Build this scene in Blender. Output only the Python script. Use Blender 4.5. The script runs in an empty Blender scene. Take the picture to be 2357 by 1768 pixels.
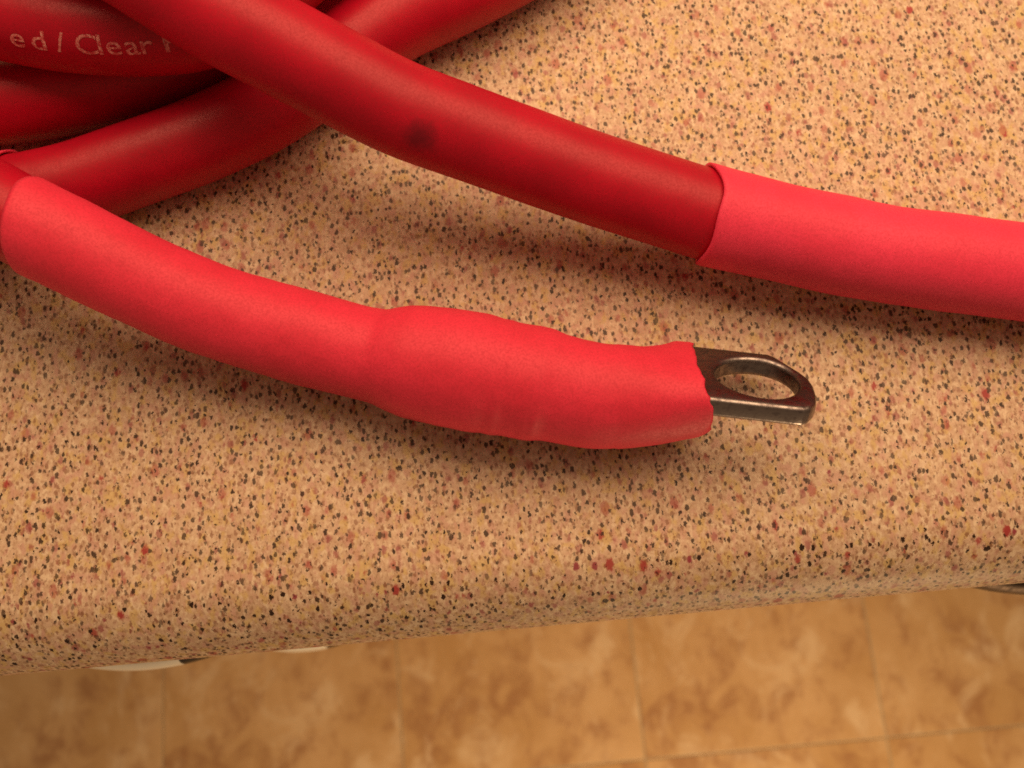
import bpy, bmesh, math, random
from mathutils import Vector, Matrix, noise

# ------------------------------------------------------------------ camera, light, exposure
MM = 0.001                       # all tables below are in millimetres
scene = bpy.context.scene
col = scene.collection

CAM_H, TILT, ROLL = 165.0, math.radians(14.0), math.radians(5.2)
fwd = Vector((0, math.sin(TILT), -math.cos(TILT)))
up0 = Vector((0, math.cos(TILT), math.sin(TILT)))
right = Vector((1, 0, 0)) * math.cos(ROLL) - up0 * math.sin(ROLL)
up = Vector((1, 0, 0)) * math.sin(ROLL) + up0 * math.cos(ROLL)
cam_data = bpy.data.cameras.new("camera")
cam = bpy.data.objects.new("camera", cam_data)
col.objects.link(cam)
m = Matrix((right, up, -fwd)).transposed().to_4x4()
m.translation = Vector((0, 0, CAM_H * MM))
cam.matrix_world = m
cam_data.sensor_width = 4.54
cam_data.lens = 4.54 * 2180.0 / 2357.0
cam_data.clip_start = 0.005
cam_data.clip_end = 20
cam_data.dof.use_dof = True
cam_data.dof.focus_distance = 0.158
cam_data.dof.aperture_fstop = 3.2
scene.camera = cam

world = bpy.data.worlds.new("World")
scene.world = world
world.use_nodes = True
bg = world.node_tree.nodes["Background"]
bg.inputs[0].default_value = (1.0, 0.62, 0.36, 1)
bg.inputs[1].default_value = 0.20


def area_lamp(name, loc, target, size, power, colour):
    d = bpy.data.lights.new(name, 'AREA')
    d.shape = 'DISK'
    d.size = size
    d.energy = power
    d.color = colour
    o = bpy.data.objects.new(name, d)
    col.objects.link(o)
    o.location = loc
    o.rotation_euler = (Vector(target) - Vector(loc)).to_track_quat('-Z', 'Y').to_euler()
    return o


strip = area_lamp("counter_strip_lamp", (0.05, 0.205, 0.275), (0.04, 0.16, 0.0), 0.52, 1.68, (1.0, 0.66, 0.38))
strip.data.shape = 'RECTANGLE'
strip.data.size_y = 0.22
area_lamp("ceiling_lamp", (0.36, 0.12, 1.45), (0.0, 0.03, 0.0), 0.30, 1.0, (1.0, 0.70, 0.42))
area_lamp("floor_fill_light", (0.26, -0.66, -0.30), (0.0, -0.15, -0.9), 0.3, 6.4, (1.0, 0.66, 0.34))  # unseen fill added below worktop height, brightens the floor and not the cables

vs = scene.view_settings
vs.view_transform = 'Standard'
vs.look = 'None'
vs.exposure = 0.0
vs.gamma = 1.0
vs.use_curve_mapping = False
scene.cycles.filter_width = 1.7
scene.cycles.use_denoising = False      # the photograph is grainy


# ------------------------------------------------------------------ node helpers
class NT:
    def __init__(self, name):
        self.mat = bpy.data.materials.new(name)
        self.mat.use_nodes = True
        self.t = self.mat.node_tree
        self.bsdf = self.t.nodes["Principled BSDF"]

    def n(self, kind, **kw):
        nd = self.t.nodes.new(kind)
        for k, v in kw.items():
            setattr(nd, k, v)
        return nd

    def link(self, a, b):
        self.t.links.new(a, b)

    def val(self, sock, v):
        if hasattr(v, "is_linked") or isinstance(v, bpy.types.NodeSocket):
            self.link(v, sock)
        else:
            sock.default_value = v

    def math(self, op, a, b=0.0, clamp=False):
        nd = self.n("ShaderNodeMath", operation=op, use_clamp=clamp)
        self.val(nd.inputs[0], a)
        self.val(nd.inputs[1], b)
        return nd.outputs[0]

    def smooth(self, v, lo, hi, a=0.0, b=1.0):
        nd = self.n("ShaderNodeMapRange", interpolation_type='SMOOTHSTEP')
        self.val(nd.inputs[0], v)
        self.val(nd.inputs[1], lo)
        self.val(nd.inputs[2], hi)
        self.val(nd.inputs[3], a)
        self.val(nd.inputs[4], b)
        return nd.outputs[0]

    def mix(self, f, a, b):
        nd = self.n("ShaderNodeMix", data_type='RGBA')
        self.val(nd.inputs[0], f)
        for s, v in ((nd.inputs[6], a), (nd.inputs[7], b)):
            if isinstance(v, bpy.types.NodeSocket):
                self.link(v, s)
            else:
                s.default_value = (*v, 1) if len(v) == 3 else v
        return nd.outputs[2]

    def coords(self, scale=1000.0, stretch=(1, 1, 1), offset=(0, 0, 0), rnd=False, world=False):
        """Coordinates in millimetres (times stretch)."""
        if world:
            src = self.n("ShaderNodeNewGeometry").outputs["Position"]
        else:
            src = self.n("ShaderNodeTexCoord").outputs["Object"]
        mp = self.n("ShaderNodeMapping")
        self.link(src, mp.inputs[0])
        mp.inputs["Scale"].default_value = [scale * s for s in stretch]
        mp.inputs["Location"].default_value = offset
        out = mp.outputs[0]
        if rnd:
            oi = self.n("ShaderNodeObjectInfo")
            vm = self.n("ShaderNodeVectorMath", operation='MULTIPLY_ADD')
            cx = self.n("ShaderNodeCombineXYZ")
            for i, f in enumerate((731.0, 397.0, 113.0)):
                self.link(self.math('MULTIPLY', oi.outputs["Random"], f), cx.inputs[i])
            va = self.n("ShaderNodeVectorMath", operation='ADD')
            self.link(out, va.inputs[0])
            self.link(cx.outputs[0], va.inputs[1])
            out = va.outputs[0]
        return out

    def noise(self, vec, scale, detail=2.0, rough=0.5, dist=0.0):
        nd = self.n("ShaderNodeTexNoise")
        self.link(vec, nd.inputs["Vector"])
        nd.inputs["Scale"].default_value = scale
        nd.inputs["Detail"].default_value = detail
        nd.inputs["Roughness"].default_value = rough
        nd.inputs["Distortion"].default_value = dist
        return nd

    def voronoi(self, vec, scale):
        nd = self.n("ShaderNodeTexVoronoi")
        self.link(vec, nd.inputs["Vector"])
        nd.inputs["Scale"].default_value = scale
        return nd

    def bump(self, h, dist, strength=1.0):
        nd = self.n("ShaderNodeBump")
        nd.inputs["Strength"].default_value = strength
        nd.inputs["Distance"].default_value = dist
        self.link(h, nd.inputs["Height"])
        self.link(nd.outputs[0], self.bsdf.inputs["Normal"])

    def set(self, **kw):
        for k, v in kw.items():
            s = self.bsdf.inputs[k.replace("_", " ")]
            if isinstance(v, bpy.types.NodeSocket):
                self.link(v, s)
            else:
                s.default_value = (*v, 1) if isinstance(v, tuple) and len(v) == 3 else v


def mat_laminate():
    t = NT("speckled_laminate")
    c0 = t.coords(stretch=(1.06, 0.70, 0.9))
    wob = t.noise(c0, 2.1, 2.0, 0.7)
    vm = t.n("ShaderNodeVectorMath", operation='MULTIPLY_ADD')
    t.link(wob.outputs["Color"], vm.inputs[0])
    vm.inputs[1].default_value = (0.95, 0.95, 0.95)
    t.link(c0, vm.inputs[2])
    c = vm.outputs[0]
    # cloudy ground of cream, straw and pinkish grains
    n1 = t.noise(c0, 0.16, 3.0, 0.6).outputs["Fac"]
    n2 = t.noise(c0, 0.95, 2.0, 0.65).outputs["Fac"]
    n3 = t.noise(c0, 0.55, 2.0, 0.5)
    sep = t.n("ShaderNodeSeparateColor")
    t.link(n3.outputs["Color"], sep.inputs[0])
    base = t.mix(t.smooth(n1, 0.35, 0.65), (0.66, 0.475, 0.335), (0.56, 0.385, 0.265))
    base = t.mix(t.smooth(n2, 0.44, 0.66, 0.0, 0.75), base, (0.80, 0.65, 0.47))
    base = t.mix(t.smooth(sep.outputs[1], 0.50, 0.66, 0.0, 0.7), base, (0.63, 0.45, 0.17))
    base = t.mix(t.smooth(sep.outputs[2], 0.51, 0.66, 0.0, 0.7), base, (0.58, 0.33, 0.27))

    def specks(scale, lo, hi, gate, colour, alpha, base, soft=0.10):
        v = t.voronoi(c, scale)
        s = t.n("ShaderNodeSeparateColor")
        t.link(v.outputs["Color"], s.inputs[0])
        rad = t.math('ADD', t.math('MULTIPLY', s.outputs[1], hi - lo), lo)
        edge = t.math('SUBTRACT', rad, soft)
        inside = t.smooth(v.outputs["Distance"], edge, rad, 1.0, 0.0)
        on = t.math('GREATER_THAN', s.outputs[0], gate)
        a = t.math('MULTIPLY', inside, on)
        var = t.math('ADD', t.math('MULTIPLY', s.outputs[2], 0.5), 0.5)
        return t.mix(t.math('MULTIPLY', t.math('MULTIPLY', a, var), alpha, True), base, colour)

    n4 = t.noise(c0, 1.5, 3.0, 0.7).outputs["Fac"]
    base = t.mix(t.smooth(n4, 0.47, 0.70, 0.0, 0.6), base, (0.33, 0.18, 0.10))
    base = specks(1.15, 0.24, 0.52, 0.10, (0.24, 0.10, 0.055), 0.85, base, 0.18)       # faint brown grains
    base = specks(0.31, 0.14, 0.36, 0.05, (0.36, 0.045, 0.045), 1.0, base, 0.14)       # rust chips
    base = specks(0.48, 0.12, 0.38, 0.20, (0.30, 0.055, 0.075), 1.0, base, 0.16)      # small wine chips
    base = specks(1.0, 0.23, 0.47, 0.14, (0.032, 0.014, 0.008), 1.15, base, 0.10)    # black specks
    t.set(Base_Color=base, Roughness=0.5)
    t.bsdf.inputs["Specular IOR Level"].default_value = 0.35
    t.bump(t.noise(c0, 2.2, 2.0).outputs["Fac"], 0.00006, 0.5)
    return t.mat


def mat_red(name, colour, dark, rough, grain, spot=None, sheen=0.0, coat=0.0):
    t = NT(name)
    c = t.coords(world=True)
    big = t.noise(c, 0.09, 3.0, 0.55).outputs["Fac"]
    fine = t.noise(c, 2.6, 2.0, 0.75).outputs["Fac"]
    base = t.mix(t.smooth(big, 0.35, 0.68), colour, dark)
    base = t.mix(t.smooth(fine, 0.38, 0.66, 0.0, grain * 1.3), base, tuple(0.62 * x for x in dark))
    if spot:
        vm = t.n("ShaderNodeVectorMath", operation='DISTANCE')
        geo = t.n("ShaderNodeNewGeometry")
        t.link(geo.outputs["Position"], vm.inputs[0])
        vm.inputs[1].default_value = [q * MM for q in spot[:3]]
        wob = t.math('MULTIPLY', t.noise(c, 0.6, 3.0, 0.6).outputs["Fac"], 0.0026)
        d = t.math('ADD', vm.outputs["Value"], wob)
        base = t.mix(t.smooth(d, 0.0022, spot[3] * MM, 0.62, 0.0), base, (0.07, 0.006, 0.014))
    t.set(Base_Color=base, Roughness=t.smooth(fine, 0.3, 0.75, rough - 0.05, rough + 0.08))
    t.bsdf.inputs["Specular IOR Level"].default_value = 0.30
    if coat:
        t.bsdf.inputs["Coat Weight"].default_value = coat
        t.bsdf.inputs["Coat Roughness"].default_value = 0.35
    if sheen:
        t.bsdf.inputs["Sheen Weight"].default_value = sheen
        t.bsdf.inputs["Sheen Roughness"].default_value = 0.5
        t.bsdf.inputs["Sheen Tint"].default_value = (1.0, 0.35, 0.35, 1)
    h = t.math('ADD', t.noise(c, 0.35, 2.0).outputs["Fac"], t.math('MULTIPLY', fine, 0.06))
    h = t.math('ADD', h, t.math('MULTIPLY', t.noise(t.coords(world=True, stretch=(1.6, 0.6, 0.6)), 0.55, 3.0, 0.6, 0.6).outputs["Fac"], 0.5))
    t.bump(h, 0.00020, 0.2)
    return t.mat


def mat_metal(name, colour, rough, tarnish=None):
    t = NT(name)
    c = t.coords(stretch=(0.8, 1, 1))
    f = t.noise(c, 0.9, 3.0, 0.6).outputs["Fac"]
    base = t.mix(t.smooth(f, 0.4, 0.7, 0.0, 0.8), colour, tarnish or tuple(0.7 * x for x in colour))
    t.set(Base_Color=base, Metallic=1.0, Roughness=t.smooth(f, 0.3, 0.7, rough - 0.06, rough + 0.1))
    t.bump(t.noise(c, 3.0, 2.0).outputs["Fac"], 0.00004, 0.4)
    return t.mat


def mat_floor_tile():
    t = NT("marbled_floor_tile")
    c = t.coords(rnd=True, stretch=(1.0, 0.75, 1.0))
    a = t.noise(c, 0.0085, 6.0, 0.70, 0.4).outputs["Fac"]
    b = t.noise(c, 0.030, 5.0, 0.66, 0.5).outputs["Fac"]
    d = t.noise(c, 0.017, 6.0, 0.70, 0.7).outputs["Fac"]
    base = t.mix(t.smooth(a, 0.32, 0.70), (0.55, 0.345, 0.155), (0.70, 0.485, 0.27))
    base = t.mix(t.smooth(b, 0.45, 0.69, 0.0, 0.78), base, (0.37, 0.19, 0.09))
    base = t.mix(t.smooth(d, 0.50, 0.69, 0.0, 0.75), base, (0.80, 0.63, 0.42))
    t.set(Base_Color=base, Roughness=0.34)
    t.bump(b, 0.0006, 0.3)
    return t.mat


def mat_plain(name, colour, rough=0.6, var=0.15, scale=0.05):
    t = NT(name)
    f = t.noise(t.coords(), scale, 3.0).outputs["Fac"]
    t.set(Base_Color=t.mix(f, colour, tuple((1 - var) * x for x in colour)), Roughness=rough)
    return t.mat


M = {
    'laminate': mat_laminate(),
    'jacket': mat_red("red_cable_jacket", (0.48, 0.004, 0.024), (0.41, 0.003, 0.020), 0.42, 0.3),
    'jacket_spot': mat_red("red_cable_jacket_smudged", (0.48, 0.004, 0.024), (0.41, 0.003, 0.020), 0.46, 0.3,
                           spot=(-11.0, 75.6, 29.0, 5.0)),
    'sleeve': mat_red("red_shrink_tubing", (0.88, 0.050, 0.125), (0.82, 0.043, 0.105), 0.55, 0.35),
    'sleeve_old': mat_red("red_shrink_tubing_lug", (0.78, 0.038, 0.085), (0.71, 0.032, 0.070), 0.55, 0.35),
    'lug': mat_metal("tinned_copper_lug", (0.30, 0.26, 0.25), 0.34, (0.12, 0.095, 0.10)),
    'pull_pale_reflection': mat_plain("painted_pale_reflection", (0.92, 0.90, 0.82), 0.25),  # pale base colour stands for the bright ceiling mirrored in the chrome pulls
    'pull_dark_reflection': mat_metal("painted_dark_reflection", (0.05, 0.032, 0.022), 0.45),  # dark base colour stands for what the right-hand chrome pull mirrors
    'tile': mat_floor_tile(),
    'grout': mat_plain("tan_joint", (0.46, 0.38, 0.26), 0.8),
    'wood': mat_plain("cabinet_wood", (0.30, 0.17, 0.08), 0.5),
}
t = NT("worn_pale_print")
f = t.noise(t.coords(world=True), 1.6, 3.0, 0.7).outputs["Fac"]
t.set(Base_Color=t.mix(t.smooth(f, 0.36, 0.62), (0.74, 0.32, 0.29), (0.50, 0.03, 0.045)), Roughness=0.45)
M['print'] = t.mat


# ------------------------------------------------------------------ object helpers
def obj(name, mesh, mat, parent=None):
    o = bpy.data.objects.new(name, mesh)
    col.objects.link(o)
    if not mesh.materials:
        mesh.materials.append(mat)
    if parent:
        o.parent = parent
    return o


def thing(name, label, cat, group=None):
    o = bpy.data.objects.new(name, None)
    o.empty_display_size = 0.01
    col.objects.link(o)
    o['label'] = label
    o['category'] = cat
    if group:
        o['group'] = group
    return o


def mesh_from(name, verts, faces, smooth=True):
    me = bpy.data.meshes.new(name)
    me.from_pydata([tuple(c * MM for c in v) for v in verts], [], faces)
    me.validate()
    me.update()
    if smooth:
        me.polygons.foreach_set("use_smooth", [True] * len(me.polygons))
    return me


def box_mesh(name, lo, hi, bevel=0.0):
    bm = bmesh.new()
    bmesh.ops.create_cube(bm, size=1.0)
    for v in bm.verts:
        for i in range(3):
            v.co[i] = ((lo[i] + hi[i]) / 2 + v.co[i] * (hi[i] - lo[i])) * MM
    if bevel:
        bmesh.ops.bevel(bm, geom=bm.edges[:], offset=bevel * MM, segments=2, affect='EDGES', profile=0.5)
    me = bpy.data.meshes.new(name)
    bm.to_mesh(me)
    bm.free()
    return me


def catmull(p, n=14):
    """Dense Catmull-Rom through tuples of any length (centripetal in the first three)."""
    P = [Vector(q) for q in p]
    P = [P[0] * 2 - P[1]] + P + [P[-1] * 2 - P[-2]]
    out = []
    for i in range(1, len(P) - 2):
        p0, p1, p2, p3 = P[i - 1], P[i], P[i + 1], P[i + 2]
        t = [0.0]
        for a, b in ((p0, p1), (p1, p2), (p2, p3)):
            t.append(t[-1] + max(1e-4, (Vector(a[:3]) - Vector(b[:3])).length ** 0.5))
        for k in range(n):
            u = t[1] + (t[2] - t[1]) * k / n
            a1 = p0 * ((t[1] - u) / (t[1] - t[0])) + p1 * ((u - t[0]) / (t[1] - t[0]))
            a2 = p1 * ((t[2] - u) / (t[2] - t[1])) + p2 * ((u - t[1]) / (t[2] - t[1]))
            a3 = p2 * ((t[3] - u) / (t[3] - t[2])) + p3 * ((u - t[2]) / (t[3] - t[2]))
            b1 = a1 * ((t[2] - u) / (t[2] - t[0])) + a2 * ((u - t[0]) / (t[2] - t[0]))
            b2 = a2 * ((t[3] - u) / (t[3] - t[1])) + a3 * ((u - t[1]) / (t[3] - t[1]))
            out.append(b1 * ((t[2] - u) / (t[2] - t[1])) + b2 * ((u - t[1]) / (t[2] - t[1])))
    out.append(P[-2])
    return out


class Path:
    """Centreline of a cable: arc-length resampled points with frames. Rows carry extra channels after xyz."""

    def __init__(self, pts, dims=3, step=0.7):
        rows = []
        for q in pts:
            rows.append(tuple(q))
        # Vector supports up to 4 dims: spline xyz and the extra channels separately
        xyz = catmull([q[:3] for q in rows])
        ext = []
        n = 14
        for i in range(len(rows) - 1):
            for k in range(n):
                f = k / n
                ext.append([rows[i][j] * (1 - f) + rows[i + 1][j] * f for j in range(3, len(rows[0]))])
        ext.append(list(rows[-1][3:]))
        s = [0.0]
        for a, b in zip(xyz, xyz[1:]):
            s.append(s[-1] + (Vector(b) - Vector(a)).length)
        self.length = s[-1]
        n = int(self.length / step) + 1
        self.p, self.e, self.s = [], [], []
        j = 0
        for i in range(n + 1):
            d = self.length * i / n
            while j < len(s) - 2 and s[j + 1] < d:
                j += 1
            f = (d - s[j]) / max(1e-6, s[j + 1] - s[j])
            self.p.append(Vector(xyz[j]).lerp(Vector(xyz[j + 1]), f))
            self.e.append([a * (1 - f) + b * f for a, b in zip(ext[j], ext[j + 1])])
            self.s.append(d)
        for _ in range(10):          # relax the sampled line so that no station shows as a kink
            q = [v.copy() for v in self.p]
            for i in range(2, n - 1):
                self.p[i] = (q[i - 2] + q[i - 1] * 2 + q[i] * 2 + q[i + 1] * 2 + q[i + 2]) / 8.0
        self.frames = []
        for i in range(n + 1):
            T = (self.p[min(n, i + 1)] - self.p[max(0, i - 1)]).normalized()
            N = Vector((0, 0, 1)).cross(T).normalized()
            self.frames.append((T, N, T.cross(N).normalized()))

    def at(self, d):
        n = len(self.p) - 1
        x = max(0, min(n - 1e-6, d / self.length * n))
        i = int(x)
        f = x - i
        T, N, U = self.frames[i]
        T2, N2, U2 = self.frames[min(n, i + 1)]
        return self.p[i].lerp(self.p[min(n, i + 1)], f), T.lerp(T2, f), N.lerp(N2, f), U.lerp(U2, f)

    def nearest(self, x):
        return min(range(len(self.p)), key=lambda i: abs(self.p[i].x - x))


def tube(name, path, i0, i1, radius, seg=56, wobble=0.05, seed=0.0, rim0=None, rim1=None, lip=0.0, oval=None):
    """Tube from station i0 to i1. radius(i) -> mm. rim0/rim1(angle) -> axial offset of the cut edge, in mm.
    lip: wall thickness turned in at a cut edge. oval(i) -> (a, b, roll) overrides the round section."""
    rings = []

    def ring(i, shrink=0.0, axial=None):
        T, N, U = path.frames[i]
        c = path.p[i]
        out = []
        for k in range(seg):
            th = 2 * math.pi * k / seg
            if oval and oval(i):
                a, b, roll, tab, low = oval(i)
                ca, sa = math.cos(th), math.sin(th)
                e = 1.0 - 0.15 * min(1.0, (a - b) / 4.0)
                if ca < 0:
                    a += tab * ca * ca
                if sa > 0:          # the belly below the lug stays full
                    b = low
                x = (a - shrink) * math.copysign(abs(ca) ** e, ca)
                y = (b - shrink) * math.copysign(abs(sa) ** e, sa)
                cr, sr = math.cos(roll), math.sin(roll)
                off = N * (x * cr - y * sr) + U * (x * sr + y * cr)
            else:
                off = (N * math.cos(th) + U * math.sin(th)) * (radius(i) - shrink)
            q = c + off
            w = noise.noise(Vector((q.x * 0.12 + seed, q.y * 0.12, q.z * 0.12))) * wobble \
                + noise.noise(Vector((q.x * 0.45 + seed, q.y * 0.45, q.z * 0.45))) * wobble * 0.45
            q = q + off.normalized() * w
            if axial:
                q = q + T * axial(th)
            out.append(q)
        return out

    span = 6
    if rim0 and lip:
        for k in (4, 2, 1, 0):
            rings.append(ring(i0 + k, lip, lambda th, k=k: rim0(th) * (1 - k / span) + (0.12 if k == 0 else 0)))
    for i in range(i0, i1 + 1):
        ax = None
        if rim0 and i - i0 < span:
            ax = lambda th, f=1 - (i - i0) / span: rim0(th) * f
        if rim1 and i1 - i < span:
            ax = lambda th, f=1 - (i1 - i) / span: rim1(th) * f
        sh = 0.0
        if lip and ((rim0 and i == i0) or (rim1 and i == i1)):
            sh = 0.14
        rings.append(ring(i, sh, ax))
    if rim1 and lip:
        for k in (0, 1, 2, 4, 8, 12):
            rings.append(ring(i1 - k, lip, lambda th, k=k: rim1(th) * max(0, 1 - k / span) - (0.12 if k == 0 else 0)))
    verts, faces = [], []
    for r in rings:
        verts += [tuple(v) for v in r]
    for j in range(len(rings) - 1):
        for k in range(seg):
            a, b = j * seg + k, j * seg + (k + 1) % seg
            faces.append((a, b, b + seg, a + seg))
    if not (rim0 and lip):
        faces.append(tuple(reversed(range(seg))))
    if not (rim1 and lip):
        faces.append(tuple(range((len(rings) - 1) * seg, len(rings) * seg)))
    me = mesh_from(name, verts, faces)
    return me


# ------------------------------------------------------------------ the surface and the floor
EDGE_Y = -1.45                   # front of the worktop
prof = []                        # (y, z) profile of the worktop, post-formed rounded front
prof.append((420.0, 0.0))
for y in (300, 200, 150, 110, 80, 60, 40, 25):
    prof.append((float(y), 0.0))
R1, R2 = 13.0, 9.0
for k in range(0, 13):
    a = math.radians(90 * k / 12)
    prof.append((EDGE_Y + R1 - R1 * math.sin(a), -R1 + R1 * math.cos(a)))
prof.append((EDGE_Y, -22.0))
for k in range(1, 10):
    a = math.radians(90 * k / 9)
    prof.append((EDGE_Y + R2 - R2 * math.cos(a), -22.0 - R2 * math.sin(a)))
prof.append((420.0, -31.0))
xs = [-420 + 40 * i for i in range(22)]
verts = [(x, y, z) for x in xs for (y, z) in prof]
n = len(prof)
faces = []
for i in range(len(xs) - 1):
    for k in range(n):
        a, b = i * n + k, i * n + (k + 1) % n
        faces.append((a, b, b + n, a + n))
faces.append(tuple(range(n)))
faces.append(tuple(reversed(range((len(xs) - 1) * n, len(xs) * n))))
me = mesh_from("countertop", verts, faces)
bm = bmesh.new()
bm.from_mesh(me)
bmesh.ops.recalc_face_normals(bm, faces=bm.faces[:])
bm.to_mesh(me)
bm.free()
try:
    me.set_sharp_from_angle(angle=math.radians(40))
except Exception:
    pass
o = obj("countertop", me, M['laminate'])
o['kind'] = 'structure'
o['label'] = 'cream laminate worktop with black and rust specks and a rounded front edge'

FLOOR_Z = -900.0
TILE, GX, GY = 255.0, 104.0, -153.0
o = obj("floor", box_mesh("floor", (-1600, -1300, FLOOR_Z - 30), (1700, 500, FLOOR_Z - 0.5)), M['grout'])
o['kind'] = 'structure'
floor = o
tile_me = box_mesh("tile", (0.8, 0.8, -6.0), (TILE - 0.8, TILE - 0.8, 0.0), 0.5)
random.seed(4)
for i in range(-5, 5):
    for j in range(-4, 2):
        t_ = obj("tile", tile_me, M['tile'], floor)
        t_.location = ((GX + i * TILE) * MM, (GY + j * TILE) * MM, (FLOOR_Z + random.uniform(-0.25, 0.15)) * MM)

# ------------------------------------------------------------------ drawers below the worktop
cab = thing("base_cabinet", "drawer cabinet under the worktop with curved metal pulls poking out past the edge", "cabinet")
FACE_Y = EDGE_Y + 24.0
obj("cabinet_body", box_mesh("cabinet_body", (-400, FACE_Y + 19, FLOOR_Z), (400, 415, -31.5), 1.0), M['wood'], cab)


def pull_mesh():
    verts, faces = [], []
    L, n, seg = 50.0, 40, 14
    for i in range(n + 1):
        x = -L + 2 * L * i / n
        u = x / L
        y = -21.9 * (1 - u * u)
        tx = Vector((1, 43.8 * u / L, 0)).normalized()
        nn = Vector((-tx.y, tx.x, 0))
        w, h = 4.2, 5.0 + 2.0 * abs(u)
        for k in range(seg):
            th = 2 * math.pi * k / seg
            q = Vector((x, y, 0)) + nn * (w * math.cos(th)) + Vector((0, 0, h * math.sin(th)))
            verts.append(tuple(q))
    for i in range(n):
        for k in range(seg):
            a, b = i * seg + k, i * seg + (k + 1) % seg
            faces.append((a, b, b + seg, a + seg))
    faces.append(tuple(reversed(range(seg))))
    faces.append(tuple(range(n * seg, (n + 1) * seg)))
    return mesh_from("handle", verts, faces)


pull, pull_dark = pull_mesh(), pull_mesh()
black = mat_plain("painted_black_reflection", (0.012, 0.010, 0.009), 0.4)  # dark reflection painted onto the right end of the chrome pulls
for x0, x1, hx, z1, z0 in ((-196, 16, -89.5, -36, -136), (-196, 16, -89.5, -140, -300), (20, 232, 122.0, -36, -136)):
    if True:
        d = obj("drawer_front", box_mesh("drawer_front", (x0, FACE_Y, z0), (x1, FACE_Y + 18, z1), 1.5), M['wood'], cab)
        h = obj("handle", pull if hx < 0 else pull_dark, M['pull_pale_reflection'] if hx < 0 else M['pull_dark_reflection'], d)
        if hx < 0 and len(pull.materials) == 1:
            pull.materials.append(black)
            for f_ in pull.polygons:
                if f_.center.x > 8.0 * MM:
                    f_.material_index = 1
        h.location = (hx * MM, (FACE_Y - (0.9 if z1 < -100 else (0.0 if hx < 0 else 1.6))) * MM, (-62.0 if z1 == -36 else -220.0) * MM)

# ------------------------------------------------------------------ cables
R = 7.7
# the cable that lies across the coil, its cut sleeve running off to the right
main = thing("power_cable", "red cable lying over the coil, wearing a brighter sleeve towards the right edge", "cable",
             "red power cables")
pth = Path([(-73.2, 120, 38.5), (-59.6, 110.2, 38.6), (-50.3, 103.0, 38.0), (-40.2, 96.0, 35.5), (-29.9, 90.7, 31.6), (-20.5, 85.8, 28.0),
            (-14.1, 82.6, 25.7), (-6.9, 80.2, 23.2), (4.3, 76.2, 20.0), (16.3, 71.7, 17.0), (28.6, 67.3, 14.5),
            (35.9, 64.6, 13.2), (45.2, 61.7, 12.0), (54.7, 58.9, 11.0), (66.2, 55.7, 10.0), (76.7, 53.4, 9.4),
            (89.5, 50.5, 9.0), (101.8, 48.3, 8.7), (118, 45.5, 8.6)])
iS = pth.nearest(37.3)
obj("jacket", tube("jacket", pth, 0, len(pth.p) - 1, lambda i: R if i < iS else R - 0.05, seed=1.0), M['jacket_spot'], main)


def rim_main(th):
    return 0.15 * math.sin(th * 5 + 1.0) - 3.6 * max(0, math.cos(th)) ** 1.6 - 0.9 * max(0, -math.cos(th)) ** 3 - 1.2 * max(0, math.sin(th)) ** 2


def r_sleeve_main(i):
    d = (i - iS) * 0.7
    return 8.42 + 0.28 * math.exp(-d / 2.2) + 0.05 * math.sin(d * 0.35)


s = obj("shrink_sleeve", tube("shrink_sleeve", pth, iS, len(pth.p) - 1, r_sleeve_main, seg=72, wobble=0.09, seed=3.0,
                              rim0=rim_main, lip=0.75), M['sleeve'], main)
s['label'] = 'brighter matte red shrink sleeve with a cut lip'

# the cable with the crimped lug
lugc = thing("power_cable", "red sleeved cable with a bulging crimp and a bare metal lug at its end", "cable",
             "red power cables")
lp = Path([(-118, 88, 24.5, 7.5), (-104, 84, 24.5, 7.5), (-95.2, 80.4, 24.3, 7.5), (-87.8, 76.9, 24.2, 7.5), (-80.5, 72.3, 24.0, 7.6), (-75.2, 68.6, 23.7, 7.85),
           (-72.2, 66.9, 23.3, 7.80), (-67.0, 64.0, 21.5, 7.72), (-61.7, 61.1, 19.0, 7.75), (-54.5, 57.5, 15.8, 7.80),
           (-46.1, 54.0, 12.8, 7.95), (-37.3, 51.0, 10.6, 8.05), (-25.8, 46.9, 9.2, 8.05), (-22.2, 45.8, 9.2, 8.15),
           (-19.6, 45.0, 9.5, 8.95), (-17.0, 44.3, 9.9, 9.60), (-11.9, 42.8, 10.3, 10.0), (-5.7, 41.1, 10.5, 10.2),
           (-3.3, 40.4, 10.3, 9.95), (-0.3, 39.5, 10.0, 9.62), (3.3, 38.6, 10.0, 9.78), (5.6, 37.9, 9.8, 9.46),
           (8.6, 36.8, 9.7, 9.12), (14.6, 35.2, 9.7, 8.9), (18.3, 34.9, 9.9, 8.7), (21.2, 35.0, 10.1, 8.5),
           (26.4, 35.8, 10.3, 8.5), (32.2, 36.4, 10.5, 8.5), (34, 36.3, 10.5, 8.5)], step=0.5)
jm = lp.nearest(-60)
obj("jacket", tube("jacket", lp, 0, jm, lambda i: 7.25, seed=5.0), M['jacket'], lugc)
i0, i1 = lp.nearest(-75.6), lp.nearest(31.9)
im = lp.nearest(17.0)
ROLL_LUG = math.radians(180 - 44)


_rl = [q[0] for q in lp.e]
_k = [math.exp(-(d / 1.9) ** 2) for d in range(-6, 7)]
_rl = [sum(_k[d + 6] * _rl[max(0, min(len(_rl) - 1, i + d))] for d in range(-6, 7)) / sum(_k) for i in range(len(_rl))]


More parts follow.
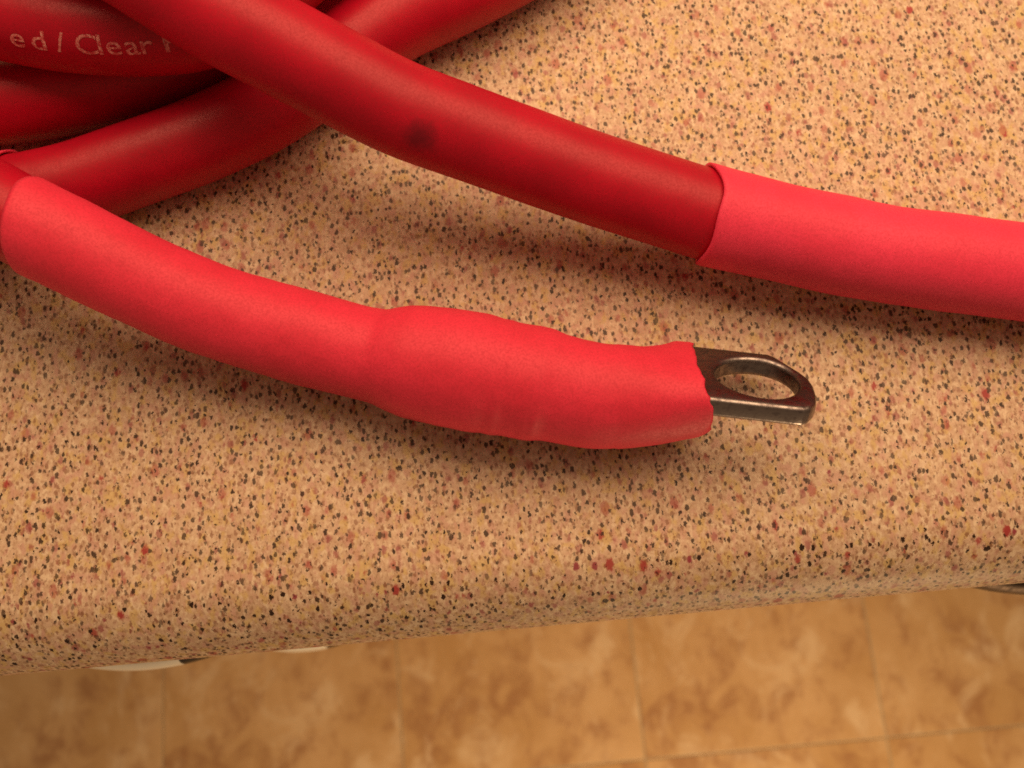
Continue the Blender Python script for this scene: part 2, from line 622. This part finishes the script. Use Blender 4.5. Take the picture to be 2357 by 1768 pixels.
RIDGES = ((-20.4, 0.08, 0.9), (-18.2, -0.08, 0.9), (-10.5, 0.10, 1.6), (-3.4, -0.22, 0.8), (-1.6, 0.20, 0.6), (2.2, -0.12, 0.9),
          (5.0, 0.22, 0.6), (7.2, -0.15, 0.9), (12.4, 0.10, 1.0), (20.5, -0.14, 0.8))


def r_lug(i):
    x = lp.p[i].x
    return _rl[i] + sum(0.42 * h * math.exp(-((x - c) / w) ** 2) for c, h, w in RIDGES)


def oval_lug(i):
    if i < im:
        return r_lug(i), r_lug(i), ROLL_LUG, 0.0, r_lug(i)
    f = min(1.0, (i - im) / (i1 - im))
    f2 = f * f * (3 - 2 * f)
    tab = 2.3 * math.exp(-((f - 0.84) / 0.13) ** 2) - 1.9 * math.exp(-((f - 0.42) / 0.18) ** 2)
    a = r_lug(im) * (1 - f2) + 9.0 * f2
    b = r_lug(im) * (1 - f2) + 4.6 * f2
    hem = max(0.0, (f - 0.72) / 0.28)
    return a, b, ROLL_LUG, tab * 0.9, r_lug(im) * 1.03 * (1 - 0.17 * hem ** 2)


def rim_lug_end(th):
    # th = 0 : the edge raised towards the viewer, th = pi : the edge at the back
    return -0.5 * math.cos(th) - 1.3 * max(0, -math.sin(th)) ** 2 + 0.22 * math.sin(3 * th + 0.6) + 0.55 * noise.noise(Vector((2.2 * math.cos(th), 2.2 * math.sin(th), 4.1))) \
        + 0.35 * noise.noise(Vector((5.5 * math.cos(th), 5.5 * math.sin(th), 1.3)))


def rim_lug_start(th):
    ph = th + ROLL_LUG
    return -2.4 * math.cos(ph) - 0.9 * math.sin(ph) + 0.12 * math.sin(5 * ph)


s = obj("shrink_sleeve", tube("shrink_sleeve", lp, i0, i1, r_lug, seg=80, wobble=0.16, seed=9.0, rim0=rim_lug_start,
                              rim1=rim_lug_end, lip=0.6, oval=oval_lug), M['sleeve_old'], lugc)
s['label'] = 'matte red shrink sleeve bulging over the crimped barrel'

# the flattened lug, rolled about its length so that its front edge stands higher
ang = math.radians(-12.0)
u = Vector((math.cos(ang), math.sin(ang), 0))
hv = Vector((math.sin(ang), -math.cos(ang), 0))
TL = math.radians(45)
v_ = hv * math.cos(TL) + Vector((0, 0, math.sin(TL)))
nrm = -hv * math.sin(TL) + Vector((0, 0, math.cos(TL)))
HC = Vector((41.1, 34.3, 10.5))           # centre of the bolt hole
W, T_, HR = 8.8, 1.75, 6.2
outline = [(-12, -W), (2.2, -W), (3.4, -W + 0.7), (7.0, -W + 5.2), (8.2, -W + 7.2), (8.6, -W + 9.4), (8.6, W - 5.0), (8.1, W - 2.6), (6.9, W - 0.7), (5.8, W), (-12, W)]


def ray_hit(a):
    d = Vector((math.cos(a), math.sin(a)))
    best = None
    for p, q in zip(outline, outline[1:] + outline[:1]):
        p, q = Vector(p), Vector(q)
        e = q - p
        den = d.x * e.y - d.y * e.x
        if abs(den) < 1e-9:
            continue
        tt = (p.x * e.y - p.y * e.x) / den
        ss = (p.x * d.y - p.y * d.x) / den
        if tt > 0 and -1e-6 <= ss <= 1 + 1e-6 and (best is None or tt < best):
            best = tt
    return d * best


angs = sorted(set([round(2 * math.pi * k / 64, 6) for k in range(64)] + [round(math.atan2(q[1], q[0]) % (2 * math.pi), 6) for q in outline]))
bm = bmesh.new()
outer = [[], []]
inner = [[], []]
for a in angs:
    po = ray_hit(a)
    for lvl, zz in enumerate((-T_, T_)):
        q = HC + u * po.x + v_ * po.y + nrm * zz
        outer[lvl].append(bm.verts.new(q * MM))
        q = HC + u * (HR * math.cos(a) * (1.22 if math.cos(a) < 0 else 1.0)) + v_ * (HR * math.sin(a)) + nrm * zz
        inner[lvl].append(bm.verts.new(q * MM))
k = len(angs)
for i in range(k):
    j = (i + 1) % k
    bm.faces.new((outer[1][i], outer[1][j], inner[1][j], inner[1][i]))
    bm.faces.new((outer[0][j], outer[0][i], inner[0][i], inner[0][j]))
    bm.faces.new((outer[0][i], outer[0][j], outer[1][j], outer[1][i]))
    bm.faces.new((inner[0][j], inner[0][i], inner[1][i], inner[1][j]))
bmesh.ops.recalc_face_normals(bm, faces=bm.faces[:])
ed = [e for e in bm.edges if len(e.link_faces) == 2 and e.calc_face_angle(0) > math.radians(60)
      and abs((e.verts[0].co - e.verts[1].co).normalized().dot(nrm)) < 0.5]
bmesh.ops.bevel(bm, geom=ed, offset=0.85 * MM, segments=4, affect='EDGES', profile=0.5)
me = bpy.data.meshes.new("lug")
bm.to_mesh(me)
bm.free()
me.polygons.foreach_set("use_smooth", [True] * len(me.polygons))
try:
    me.set_sharp_from_angle(angle=math.radians(35))
except Exception:
    pass
lug = obj("lug", me, M['lug'], lugc)
lug['label'] = 'flat tarnished metal lug with a round bolt hole'

# coil: the printed strand
prn = thing("power_cable", "red cable with faint white lettering at the top left, passing under the crossing cable", "cable",
            "red power cables")
pp = Path([(-125, 129, 21.5), (-110, 121.5, 22), (-95.7, 114.9, 22.4), (-82.9, 109.7, 22.8), (-75.4, 107.1, 23.0),
           (-67.4, 105.2, 23.0), (-59.4, 104.0, 23.0), (-49.5, 103.9, 22.9), (-41, 106.9, 22.9), (-34.0, 112.3, 22.8),
           (-26.5, 119.5, 22.8), (-19.0, 130.0, 22.8), (-12, 145, 22.5)])
obj("jacket", tube("jacket", pp, 0, len(pp.p) - 1, lambda i: R, seed=11.0), M['jacket'], prn)

# the lettering, bent round the jacket
letters = (("n", -78.9), ("e", -75.5), ("d", -72.0), ("/", -68.2), ("C", -64.5), ("l", -62.2), ("e", -60.3), ("a", -57.3), ("r", -55.3), ("F", -52.0))
bm = bmesh.new()
for ch, cx in letters:
    cu = bpy.data.curves.new("lettering_source", 'FONT')
    cu.body = ch
    cu.align_x = 'CENTER'
    cu.resolution_u = 6
    cu.offset = 0.006
    tmp = bpy.data.objects.new("lettering_source", cu)
    col.objects.link(tmp)
    dg = bpy.context.evaluated_depsgraph_get()
    ev = tmp.evaluated_get(dg)
    b2 = bmesh.new()
    b2.from_mesh(ev.to_mesh())
    bmesh.ops.triangulate(b2, faces=b2.faces[:])
    bmesh.ops.subdivide_edges(b2, edges=[e for e in b2.edges if e.calc_length() > 0.12], cuts=2, use_grid_fill=False)
    sC = pp.s[pp.nearest(cx)]
    for q in b2.verts:
        th = math.radians(154.5) - (q.co.y * 4.7) / R
        c, T, N, U = pp.at(sC + q.co.x * 5.4)
        q.co = (c + (N * math.cos(th) + U * math.sin(th)) * (R + 0.07)) * MM
    part = bpy.data.meshes.new("lettering_piece")
    b2.to_mesh(part)
    b2.free()
    bm.from_mesh(part)
    bpy.data.meshes.remove(part)
    bpy.data.objects.remove(tmp)
    bpy.data.curves.remove(cu)
for e_ in bm.faces:
    e_.smooth = True
me = bpy.data.meshes.new("lettering")
bm.to_mesh(me)
bm.free()
obj("lettering", me, M['print'], prn)

# coil: the shaded strand underneath it
low = thing("power_cable", "shaded red cable tucked beneath the lettered cable at the left edge", "cable",
            "red power cables")
p2 = Path([(-130, 104, R), (-117, 102.3, R), (-103.8, 102.6, R), (-90.8, 102.2, R), (-78.5, 103.0, R), (-65.7, 105.4, R), (-52.2, 109.2, R),
           (-38.1, 117.5, R), (-26, 127.0, R), (-16, 140, R)])
obj("jacket", tube("jacket", p2, 0, len(p2.p) - 1, lambda i: R, seed=17.0), M['jacket'], low)

# coil: the outer strand lying on the worktop
out = thing("power_cable", "outermost red cable of the coil, slanting up to the right across the worktop", "cable",
            "red power cables")
p3 = Path([(-130, 84, 8.4), (-115, 83, 8.4), (-102.2, 82.5, 8.4), (-89.5, 82.0, 8.3), (-86.0, 82.3, 8.2), (-77.3, 83.6, 7.9), (-71.1, 85.3, 7.8),
           (-63.6, 87.4, 7.9), (-54.8, 89.9, 8.0), (-43.5, 94.0, 8.5), (-34.8, 98.6, 9.0), (-25.2, 105.0, 9.5),
           (-15.6, 110.6, 10.0), (-6.4, 114.2, 10.2), (1.6, 117.6, 10.2), (13.8, 124.0, 10.0), (27, 133, 10.0)])
iE = p3.nearest(-86.3)
obj("jacket", tube("jacket", p3, 0, len(p3.p) - 1, lambda i: 7.65, seed=23.0), M['jacket'], out)


def rim_out(th):
    return 0.3 * math.sin(2 * th + 2.0) + 0.2 * math.sin(5 * th) + 0.5 * max(0, math.cos(th - 0.3)) ** 8


def r_out(i):
    d = (iE - i) * 0.7
    return 8.25 + 0.3 * math.exp(-d / 2.0)


s = obj("shrink_sleeve", tube("shrink_sleeve", p3, 0, iE, r_out, seg=72, wobble=0.08, seed=29.0, rim1=rim_out, lip=0.55),
        M['sleeve'], out)
